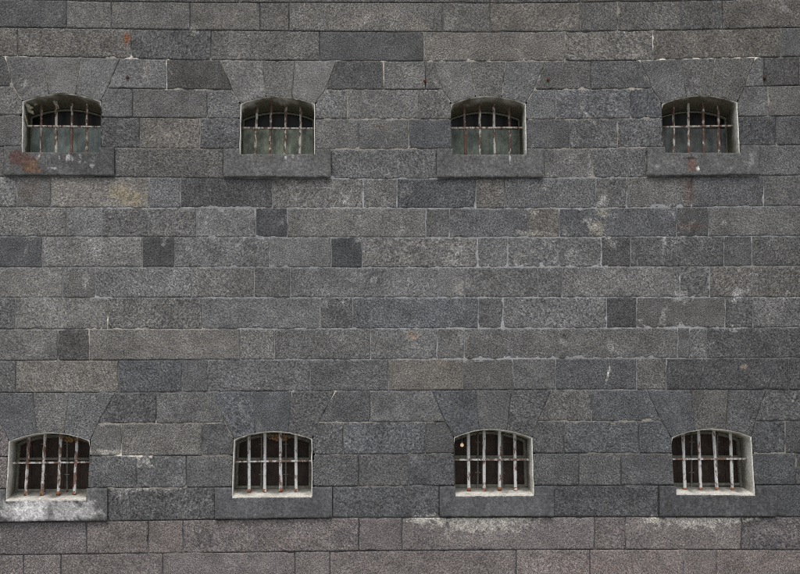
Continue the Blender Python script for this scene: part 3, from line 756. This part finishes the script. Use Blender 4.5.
def sill_block(w):
    x0, x1 = w['sill']
    k = 6 if w['row'] == 0 else 17
    top, bot = line(k), line(k + 1)
    lf, rf = w['Lf'], w['Rf']
    m = MB()
    proud = -0.045
    # the face is a grid; the notch for the opening lowers the top edge in the middle
    nc, nr = int((x1 - x0) / 1.8), 16
    xs = np.concatenate([np.linspace(x0, lf[0] - 0.05, 10), np.linspace(lf[0] + 0.05, rf[0] - 0.05, 44), np.linspace(rf[0] + 0.05, x1, 10)])
    notch = (xs > lf[0]) & (xs < rf[0])
    yt = np.where(notch, np.interp(xs, [lf[0], rf[0]], [lf[1], rf[1]]) + 0.3, top(xs) + 0.4)
    yb = bot(xs) - 0.9
    yb = yb + 0.35 * nz(xs, xs * 0, 0.15, x0) + 0.3 * nz(xs, xs * 0, 0.5, x0)
    yt = yt + 0.35 * nz(xs, xs * 0, 0.2, x0 + 3)
    ts = np.concatenate([[0, 0, 0.03], np.linspace(0, 1, nr)[1:-1], [0.97, 1, 1]])
    ny_, nx_ = len(ts), len(xs)
    X = np.repeat(xs[None], ny_, 0)
    Y = yt[None] + (yb - yt)[None] * ts[:, None]
    px, py = X.ravel(), Y.ravel()
    v = PA(px, py, 0.0)
    dp = proud + 0.0016 * nz(px, py, 0.12, x0) + 0.0012 * nz(px, py, 0.4, x0 + 4)
    dp = dp.reshape(ny_, nx_)
    dp[0, :] = 0.16; dp[-1, :] = 0.03
    wear = (0.007 + 0.010 * np.clip(nz(xs, xs * 0, 0.22, x0 + 9), -0.3, 1)); dp[1, :] += wear; dp[2, :] += 0.25 * wear
    wear = (0.006 + 0.010 * np.clip(nz(xs, xs * 0, 0.25, x0 + 19), -0.3, 1)); dp[-2, :] += wear; dp[-3, :] += 0.2 * wear
    dp[:, 0] += 0.006; dp[:, -1] += 0.006
    v[:, 1] = dp.ravel()
    # square top edge: the rear of the bearing sits at the same height as the front edge
    tn = tone(w['st'])[None] * (1 + 0.16 * fbm(px, py, 0.05, x0)[:, None] + 0.16 * fbm(px * 4.0, py * 0.5, 0.08, x0)[:, None])
    stn = stain_layer(px, py, SILL_STAINS)
    o = rng.uniform(-30, 30, 3)
    fs = [(i * nx_ + j, (i + 1) * nx_ + j, (i + 1) * nx_ + j + 1, i * nx_ + j + 1) for i in range(ny_ - 1) for j in range(nx_ - 1)]
    m.add(v, fs, tn, v + o, stn)
    for col, flip in ((0, False), (nx_ - 1, True)):           # ends
        idx = [i * nx_ + col for i in range(1, ny_ - 1)]
        base = len(m.v)
        ring = [(v[i][0], 0.16, v[i][2]) for i in idx]
        m.add(ring, [], [tn[i] for i in idx], [v[i] + o for i in idx], [stn[i] for i in idx])
        for a in range(len(idx) - 1):
            q = (idx[a], base + a, base + a + 1, idx[a + 1])
            m.f.append(q if not flip else q[::-1])
    return m.mesh('window_sill', False)


WHERE = ['first', 'second', 'third', 'fourth']
for i, w in enumerate(W):
    k = 3 if w['row'] == 0 else 14
    top = line(k)
    ax = np.array([p[0] for p in w['arc']]); ay = np.array([p[1] for p in w['arc']])
    bot = lambda x, ax=ax, ay=ay: np.interp(x, ax, ay)
    es = [edge(w['aL'])] + [edge(j) for j in w['j']] + [edge(w['aR'])]
    m = MB()
    fine = i in (0, 1)
    for a in range(3):
        stone(m, es[a], es[a + 1], top, lambda x: bot(x) + 0.55, w['vt'][a], off=-0.003, gap=0.42 if i < 4 else 0.22, rough=0.6, step=1.7)
    me = m.mesh('window_arch', True)
    o = link('window_arch', me, M_ARCH if i < 2 else M_STONE, building)
    rowname = 'upper' if w['row'] == 0 else 'lower'
    s = link('window_sill', sill_block(w), M_SMOOTH, building)
    w['sill_obj'], w['arch_obj'] = s, o
W[0]['sill_obj']['label'] = 'stone sill with an orange rust stain at its left end'
W[3]['sill_obj']['label'] = 'stone sill with a rust streak running down its middle'
W[4]['sill_obj']['label'] = 'stone sill blotched with white paint'
W[1]['arch_obj']['label'] = 'pale smooth arch stones with light streaks'


# ------------------------------------------------------------------ windows
DEPTH = 0.37


NJ = 9                                                        # points up each jamb below the spring


def outline(w, inset, wave=0.0, rim=False):
    """opening outline in metres on the wall face, inset towards the middle: (x, z, height share)"""
    arc = [P(x, y) for x, y in w['arc']]
    lf, rf = P(*w['Lf']), P(*w['Rf'])
    q = [(lf.lerp(arc[0], a / NJ), Vector((1, 0, 0)), a / NJ) for a in range(NJ)]
    n = len(arc)
    for a in range(n):
        d = arc[min(a + 1, n - 1)] - arc[max(a - 1, 0)]
        nrm = Vector((d.z, 0, -d.x)).normalized()
        if a == 0: nrm = Vector((0.9, 0, -0.9))
        if a == n - 1: nrm = Vector((-0.9, 0, -0.9))
        q.append((arc[a], nrm, 1.0))
    q += [(arc[-1].lerp(rf, a / NJ), Vector((-1, 0, 0)), 1 - a / NJ) for a in range(1, NJ + 1)]
    out = []
    hid = {0: 'R', 2: 'L', 3: 'L'}.get(W.index(w) % 4) if rim else None     # jambs the plaster never covered to the edge
    for p, nrm, h in q:
        bare = (hid == 'L' and nrm.x > 0.99 and nrm.z == 0) or (hid == 'R' and nrm.x < -0.99 and nrm.z == 0)
        i = -0.003 if bare else inset + wave * noise.noise((p.x * 16, p.z * 16, 2.0))
        out.append((p.x + nrm.x * i, p.z + nrm.z * i, h))
    return out


def make_window(i, w):
    up = w['row'] == 0
    rise = 0.02 if up else 0.075                              # fall of the inner sill
    droop = 0.075 if up else 0.014
    lab = None
    m = MB()
    # --- lining: rim, jambs and soffit, inner sill
    A, B = outline(w, -0.002, 0.004, True), outline(w, 0.009, 0.007, True)
    nB = len(B)
    Bk = [(x, z - droop * h + rise * (1 - h)) for x, z, h in B]
    ys = [-0.006, 0.0, 0.012, 0.07, 0.14, 0.21, 0.27, 0.32, DEPTH]
    verts, tints = [], []
    seed = i * 7.3
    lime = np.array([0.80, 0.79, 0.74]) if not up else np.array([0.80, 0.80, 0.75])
    dirt_shade = np.array([0.24, 0.235, 0.19]) if not up else np.array([0.105, 0.10, 0.07])  # lower: grime; upper: algae with the soffit's shade darkened in

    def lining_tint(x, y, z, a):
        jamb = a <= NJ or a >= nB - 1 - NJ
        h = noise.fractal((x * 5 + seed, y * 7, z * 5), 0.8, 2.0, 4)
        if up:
            f = (1.0 if jamb else 0.3) + 0.45 * h - (7.0 if jamb else 2.5) * max(0, y - 0.03) - (0.0 if jamb else 0.1)  # soffit tinted darker towards the back: its shade is painted in
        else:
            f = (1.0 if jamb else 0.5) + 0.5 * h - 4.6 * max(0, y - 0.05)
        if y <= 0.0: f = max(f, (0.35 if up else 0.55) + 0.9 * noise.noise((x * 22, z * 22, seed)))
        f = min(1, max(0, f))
        return tuple(dirt_shade * (1 - f) + lime * f)
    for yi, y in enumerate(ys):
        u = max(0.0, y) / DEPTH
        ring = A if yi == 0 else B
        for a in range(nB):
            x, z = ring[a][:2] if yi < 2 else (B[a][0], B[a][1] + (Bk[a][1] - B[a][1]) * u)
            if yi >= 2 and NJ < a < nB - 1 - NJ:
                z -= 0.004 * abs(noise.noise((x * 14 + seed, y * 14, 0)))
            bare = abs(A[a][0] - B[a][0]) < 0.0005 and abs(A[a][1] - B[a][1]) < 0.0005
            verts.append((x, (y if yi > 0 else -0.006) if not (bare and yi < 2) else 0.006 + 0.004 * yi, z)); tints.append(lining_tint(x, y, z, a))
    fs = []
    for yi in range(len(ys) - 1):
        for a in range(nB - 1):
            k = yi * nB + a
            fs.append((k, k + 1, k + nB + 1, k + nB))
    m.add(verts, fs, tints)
    # jambs need rows between foot and spring for their colour
    # inner sill: white at the lip, grubby towards the glass
    ns = 26
    verts, tints = [], []
    sy = [0.012, 0.014, 0.02, 0.04, 0.10, 0.16, 0.22, 0.30, DEPTH] if up else [-0.041, -0.038, 0.0, 0.04, 0.10, 0.16, 0.22, 0.30, DEPTH]
    for y in sy:
        u = max(0.0, y) / DEPTH
        for a in range(ns):
            q = a / (ns - 1)
            x = B[0][0] + (B[-1][0] - B[0][0]) * q
            z0 = B[0][1] + (B[-1][1] - B[0][1]) * q
            h = noise.fractal((x * 9 + seed, y * 9, 3.3), 0.8, 2.0, 4)
            z = z0 + rise * u + ((0.010 if y > -0.04 else -0.006) if not up else -0.004) + 0.003 * h
            if y < 0.01: z += 0.004 * noise.noise((x * 30 + seed, 0, 1))
            verts.append((x, y, z))
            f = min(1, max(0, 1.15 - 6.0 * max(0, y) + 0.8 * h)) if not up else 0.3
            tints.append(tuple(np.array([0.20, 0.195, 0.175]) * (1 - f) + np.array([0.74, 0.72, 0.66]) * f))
    fs = []
    for yi in range(len(sy) - 1):
        for a in range(ns - 1):
            k = yi * ns + a
            fs.append((k, k + 1, k + ns + 1, k + ns))
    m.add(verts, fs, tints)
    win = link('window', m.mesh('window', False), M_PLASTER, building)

    # --- frame at the back of the opening
    def ring_mesh(inset0, inset1, y0, y1, dz, foot, name):
        o_, n_ = outline(w, inset0), outline(w, inset1)
        o_ = [(x, z - dz * h + foot * (1 - h)) for x, z, h in o_]
        n_ = [(x, z - dz * h + foot * (1 - h)) for x, z, h in n_]
        r = MB()
        L_ = len(o_)
        vs = [(x, y, z) for y in (y0, y1) for ring in (o_, n_) for x, z in ring]
        f_ = []
        for a in range(L_ - 1):
            f_.append((a, a + 1, L_ + a + 1, L_ + a))                       # front
            f_.append((L_ + a, L_ + a + 1, 3 * L_ + a + 1, 3 * L_ + a))     # inner
            f_.append((2 * L_ + a, 3 * L_ + a, 3 * L_ + a + 1, 2 * L_ + a + 1))
            f_.append((a, 2 * L_ + a, 2 * L_ + a + 1, a + 1))
        r.add(vs, f_)
        return r, n_
    if up:
        fr, inner = ring_mesh(0.013, 0.026, DEPTH - 0.04, DEPTH - 0.002, droop + 0.002, 0.0, 'f')
    else:
        fr, inner = ring_mesh(0.013, 0.042, DEPTH - 0.055, DEPTH - 0.002, droop, rise + 0.005, 'f')
        zf = inner[0][1]
        box(fr, inner[0][0] - 0.02, inner[-1][0] + 0.02, DEPTH - 0.05, DEPTH - 0.004, zf, zf + 0.03)
        ox, oy = w['o']
        zm = P(ox + 340 / w['s'], oy + 246 / w['s'], DEPTH - 0.05).z
        box(fr, inner[0][0], inner[-1][0], DEPTH - 0.052, DEPTH - 0.004, zm - 0.016, zm + 0.014)
    frame = link('window_frame', fr.mesh('window_frame'), M_FRAME_DARK if up else M_FRAME_GREY, win)
    # --- what closes it
    cr = w['cr']; ox, oy = w['o']; sc = w['s']
    x0, x1 = B[0][0] - 0.02, B[-1][0] + 0.02
    ztop = max(q[1] for q in B) + 0.05
    zbot = min(B[0][1], B[-1][1]) - 0.02
    if up:
        zsp = P(ox + cr[0] / sc, oy + (cr[1] + 10) / sc, DEPTH - 0.02).z
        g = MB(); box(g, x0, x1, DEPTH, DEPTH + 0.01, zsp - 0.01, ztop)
        link('upper_pane', g.mesh('upper_pane'), M_ROOM_DARK, win)
        g = MB(); box(g, x0, x1, DEPTH - 0.030, DEPTH - 0.018, zbot, zsp)
        link('lower_pane', g.mesh('lower_pane'), M_GLASS[i], win)
    else:
        g = MB()
        nb = 5
        for b in range(nb):
            xa, xb = x0 + (x1 - x0) * b / nb, x0 + (x1 - x0) * (b + 1) / nb
            box(g, xa + 0.0015, xb - 0.0015, DEPTH + 0.03 + 0.002 * (b % 2), DEPTH + 0.055, zbot, ztop)
        box(g, x0, x1, DEPTH + 0.056, DEPTH + 0.07, zbot, ztop)
        link('back_board', g.mesh('back_board'), M_BOARD, win)
        rods = {4: (43.6, 67.0), 5: (261.3, 285.8), 6: (477.7, 502.4), 7: (691.5, 717.2)}[i]
        for rx in rods:
            r = MB()
            yr = DEPTH - 0.065
            pt, pb = P(rx + 0.2, 436, yr), P(rx, 489, yr)
            tube(r, [pt + Vector((0, 0, 0.03)), pt, (pt + pb) / 2, pb, pb - Vector((0, 0, 0.03))], 0.010, 8)
            for yy in (oy + 128 / sc, oy + 372 / sc):
                c = P(rx, yy, yr - 0.008)
                tube(r, [c - Vector((0.030, 0, 0)), c, c + Vector((0.030, 0, 0))], 0.006, 6)
            link('stay_rod', r.mesh('stay_rod', True), M_ROD, win)
    # --- the grille
    yb_ = 0.165
    for b, (tx, ty, bx, by) in enumerate(w['bars']):
        pt = P(ox + tx / sc, oy + ty / sc, yb_); pb = P(ox + bx / sc, oy + by / sc, yb_)
        d = (pt - pb)
        n = 14
        pts = [pb + d * (q / (n - 1) * 1.16 - 0.08) for q in range(n)]
        rads = [0.0155 if up else 0.0185] * n
        if not up:
            rads[0] = rads[1] = 0.021
        for q in range(n):
            pts[q] = pts[q] + Vector((0.0022 * noise.noise((q * 0.5, i * 3 + b, 0)), 0, 0))
        r = MB()
        tube(r, pts, rads, 12, True, 0.05 if not up else 0.09)
        mat = M_GREY[0 if i in (5, 6, 7) else 1] if not up else M_RUSTY[(i + b) % 3]
        link('bar', r.mesh('bar', True), mat, win)
        if not up:                                            # rust collar where the bar enters the sill
            c = MB()
            z = pb.z
            tube(c, [pb - d * 0.02, pb + d * 0.05], [0.0222, 0.0205], 12)
            # the collar is part of the bar's own look: parent it to the window beside the bar
            link('bar_foot', c.mesh('bar_foot', True), M_FOOT, win)
    pl = P(ox + cr[0] / sc, oy + cr[1] / sc, yb_); pr = P(ox + cr[2] / sc, oy + cr[3] / sc, yb_)
    d = (pr - pl).normalized()
    r = MB()
    n = 18
    pl2, pr2 = Vector((B[0][0] - 0.01, yb_ - 0.004, pl.z)), Vector((B[-1][0] + 0.01, yb_ - 0.004, pr.z))
    # flat bar: a rounded strap the uprights pass through
    L_ = []
    for q in range(n):
        p = pl2.lerp(pr2, q / (n - 1))
        h = 0.0105 * (1 + 0.10 * noise.noise((q * 0.9, i, 5)))
        L_.append([(p.x, p.y - 0.021, p.z + h * 0.8), (p.x, p.y - 0.014, p.z + h), (p.x, p.y + 0.016, p.z + h), (p.x, p.y + 0.016, p.z - h), (p.x, p.y - 0.014, p.z - h), (p.x, p.y - 0.021, p.z - h * 0.8)])
    vs = [q for s_ in L_ for q in s_]
    f_ = [(a * 6 + c, a * 6 + (c + 1) % 6, (a + 1) * 6 + (c + 1) % 6, (a + 1) * 6 + c) for a in range(n - 1) for c in range(6)]
    f_ += [tuple(range(6))[::-1], tuple((n - 1) * 6 + c for c in range(6))]
    r.add(vs, f_)
    link('crossbar', r.mesh('crossbar'), M_RUSTY[1] if up else M_GREY[1], win)
    return win


def plaster_lumps(win):
    """the broken render at the head of the first upper opening"""
    def lump(pts, rads):
        m = MB()
        tube(m, [P(x, y, d) for x, y, d in pts], [r * 0.0118 for r in rads], 11, True, 0.25, (0.36, 0.34, 0.26))
        link('plaster_lump', m.mesh('plaster_lump', False), M_PLASTER, win)
    lump([(25.5, 103, .05), (28, 106, .06), (30.5, 108, .07), (33, 107.5, .09)], [0.8, 2.0, 2.2, 0.7])
    lump([(27, 107, .07), (29, 110.5, .09), (32.5, 112.5, .10), (33.5, 114, .12)], [1.0, 1.9, 1.6, 0.5])
    lump([(33, 103, .10), (35, 104.5, .10), (37, 104, .12)], [0.6, 1.5, 0.6])
    lump([(52, 96, .13), (53.5, 99, .14), (55, 103, .15), (57.5, 106, .17), (58.5, 109, .18)], [2.2, 1.5, 1.2, 1.4, 0.6])
    lump([(23, 113, .03), (25, 117, .05), (26.5, 121, .08), (27.5, 125, .12)], [0.9, 1.3, 1.2, 0.7])


wins = [make_window(i, w) for i, w in enumerate(W)]
plaster_lumps(wins[0])
for o, t in zip(wins, [
        'upper window with whitened left jamb, broken plaster and rusty bars',
        'upper window with mossy green lower pane and leaning rusty bars',
        'upper window with dull green pane, one bar streaked white',
        'upper window with dark pane and white right jamb',
        'lower window with rust brown bars and a white left jamb',
        'lower window with pale grey bars and dry leaves under its arch',
        'lower window with a small light showing in its top left corner',
        'lower window with pale grey bars and a broad white right jamb']):
    o['label'] = t

# rusty pegs left in the stones
for (x, y) in [(127.5, 77.6), (424.6, 81.2), (548, 80), (764.6, 77.6)]:
    p = P(x, y)
    b = MB()
    tube(b, [p + Vector((0, 0.02, 0)), p + Vector((0, -0.012, 0)), p + Vector((0, -0.018, 0))], [0.017, 0.017, 0.012], 10)
    link('iron_peg', b.mesh('iron_peg'), M_BOLT, building)

# ------------------------------------------------------------------ loose things in the windows
M_LEAF = plain_material('dry_leaves', (0.40, 0.25, 0.12), 0.6, 60)


def leaf_clump(name, label, cx, cy, wpx, hpx, depth, n, parent_z):
    m = MB()
    for q in range(n):
        u, v = random.gauss(0, 0.42), random.uniform(-1, 1)
        u = max(-1, min(1, u))
        c = P(cx + u * wpx, cy + v * hpx * (1 - 0.5 * abs(u)), depth + random.uniform(-0.035, 0.03))
        a = random.uniform(0, 6.28); l = random.uniform(0.008, 0.018); wd = l * 0.45
        d1 = Vector((math.cos(a), random.uniform(-.5, .5), math.sin(a))) * l
        d2 = Vector((-math.sin(a), random.uniform(-.6, .6), math.cos(a))) * wd
        m.add([c - d1, c + d2, c + d1, c - d2], [(0, 1, 2, 3)])
    for q in range(16):                                       # the twigs that hold them
        a = P(cx + random.uniform(-1, 1) * wpx, cy + random.uniform(-1, .6) * hpx, depth + random.uniform(-.03, .03))
        b = P(cx + random.uniform(-1, 1) * wpx, cy + random.uniform(-1, .6) * hpx, depth + random.uniform(-.03, .03))
        tube(m, [a, (a + b) / 2 + Vector((0, 0, 0.008)), b], 0.0022, 5)
    st = P(cx, cy, depth)
    tube(m, [st, st + Vector((0.0, 0, 0.05)), Vector((st.x, depth, parent_z))], 0.003, 5)
    o = link(name, m.mesh(name), M_LEAF)
    o['label'] = label; o['category'] = 'dry leaves'
    return o


leaf_clump('leaf_clump', 'wide clump of dry golden leaves under the arch of the second lower window', 230 + 400 / 7.98, 428 + 78 / 7.98, 12, 3.2, 0.25, 105, P(272, 431.2).z + 0.01)
leaf_clump('leaf_clump', 'small dark clump of dry leaves at top right inside the leftmost lower window', 6 + 500 / 7.98, 428 + 92 / 7.98, 7, 3.0, 0.25, 60, P(60, 433.5).z + 0.01)

bulb_c = P(452 + 80 / 7.98, 426 + 154 / 7.98, 0.30)
lamp = bpy.data.objects.new('hanging_lamp', None)
COL.objects.link(lamp)
lamp.location = bulb_c
lamp['label'] = 'small round glowing lamp in the top left corner of the third lower window'
lamp['category'] = 'lamp'
m_b, nt, b = new_mat('glowing_bulb')
b.inputs['Base Color'].default_value = (0.7, 0.55, 0.4, 1)
b.inputs['Emission Color'].default_value = (1.0, 0.72, 0.45, 1)
b.inputs['Emission Strength'].default_value = 0.5
m = MB()
rings = []
for q in range(9):
    th = math.pi * q / 8
    rings.append((0.019 * math.cos(th) * (1.0 if th > 1.5 else 1.25), max(0.0008, 0.020 * math.sin(th))))
tube(m, [Vector((0, 0, z)) for z, _ in rings], [r for _, r in rings], 14)
link('bulb', m.mesh('bulb', True), m_b, lamp)
m = MB()
ztop = P(462, 435.0).z - bulb_c.z
tube(m, [Vector((0, 0, 0.026)), Vector((0, 0, 0.05))], [0.015, 0.011], 12)
link('lamp_holder', m.mesh('lamp_holder', True), M_ROD, lamp)
m = MB()
tube(m, [Vector((0, 0, 0.05)), Vector((0.002, 0, 0.08)), Vector((0, 0, max(0.1, ztop)))], 0.003, 6)
link('lamp_cord', m.mesh('lamp_cord', True), M_ROD, lamp)

# ------------------------------------------------------------------ ground
gm, nt, b = new_mat('pale_gravel')
geo = node(nt, 'ShaderNodeTexCoord')
n_ = noise_tex(nt, 40, 6, 0.6, geo.outputs['Object'])
n2_ = noise_tex(nt, 0.8, 3, 0.5, geo.outputs['Object'])
c = mix(nt, ramp(nt, n_, [(0.3, (0.27, 0.265, 0.25)), (0.7, (0.43, 0.42, 0.40))]), ramp(nt, n2_, [(0.3, (0.8,) * 3), (0.7, (1.15,) * 3)]), 1.0, 'MULTIPLY')
nt.links.new(c, b.inputs['Base Color'])
m = MB()
S_ = 400
m.add([(-S_, -S_, 0), (S_, -S_, 0), (S_, S_, 0), (-S_, S_, 0)], [(0, 1, 2, 3)])
g = link('ground', m.mesh('ground'), gm)
g['kind'] = 'structure'

# ------------------------------------------------------------------ light: a bright overcast sky
EL, AZ = math.radians(62), math.radians(12)                  # sun high behind the camera, a little to its left
world = bpy.data.worlds.new('World')
scene.world = world
world.use_nodes = True
nt = world.node_tree
bg = nt.nodes['Background']
sky = nt.nodes.new('ShaderNodeTexSky')
sky.sky_type = 'NISHITA'
sky.sun_disc = False
sky.sun_elevation = EL
sky.sun_rotation = math.pi + AZ
sky.air_density = 1.0
sky.dust_density = 4.0
hs = nt.nodes.new('ShaderNodeHueSaturation')
hs.inputs['Saturation'].default_value = 0.30
nt.links.new(sky.outputs[0], hs.inputs['Color'])
nt.links.new(hs.outputs[0], bg.inputs['Color'])
bg.inputs['Strength'].default_value = 0.10
sd = bpy.data.lights.new('sun', 'SUN')
sd.energy = 1.15
sd.angle = math.radians(22)
sd.color = (1.0, 0.96, 0.91)
sun = bpy.data.objects.new('sun', sd)
COL.objects.link(sun)
dirv = Vector((-math.sin(AZ) * math.cos(EL), -math.cos(AZ) * math.cos(EL), math.sin(EL)))
sun.rotation_euler = dirv.to_track_quat('Z', 'Y').to_euler()
sun.location = dirv * 40

vs = scene.view_settings
vs.view_transform = 'Standard'
vs.look = 'None'
vs.exposure = 0.12
vs.gamma = 1.0
vs.use_curve_mapping = False
scene.render.engine = 'CYCLES'
scene.cycles.use_denoising = False
scene.cycles.filter_width = 0.95
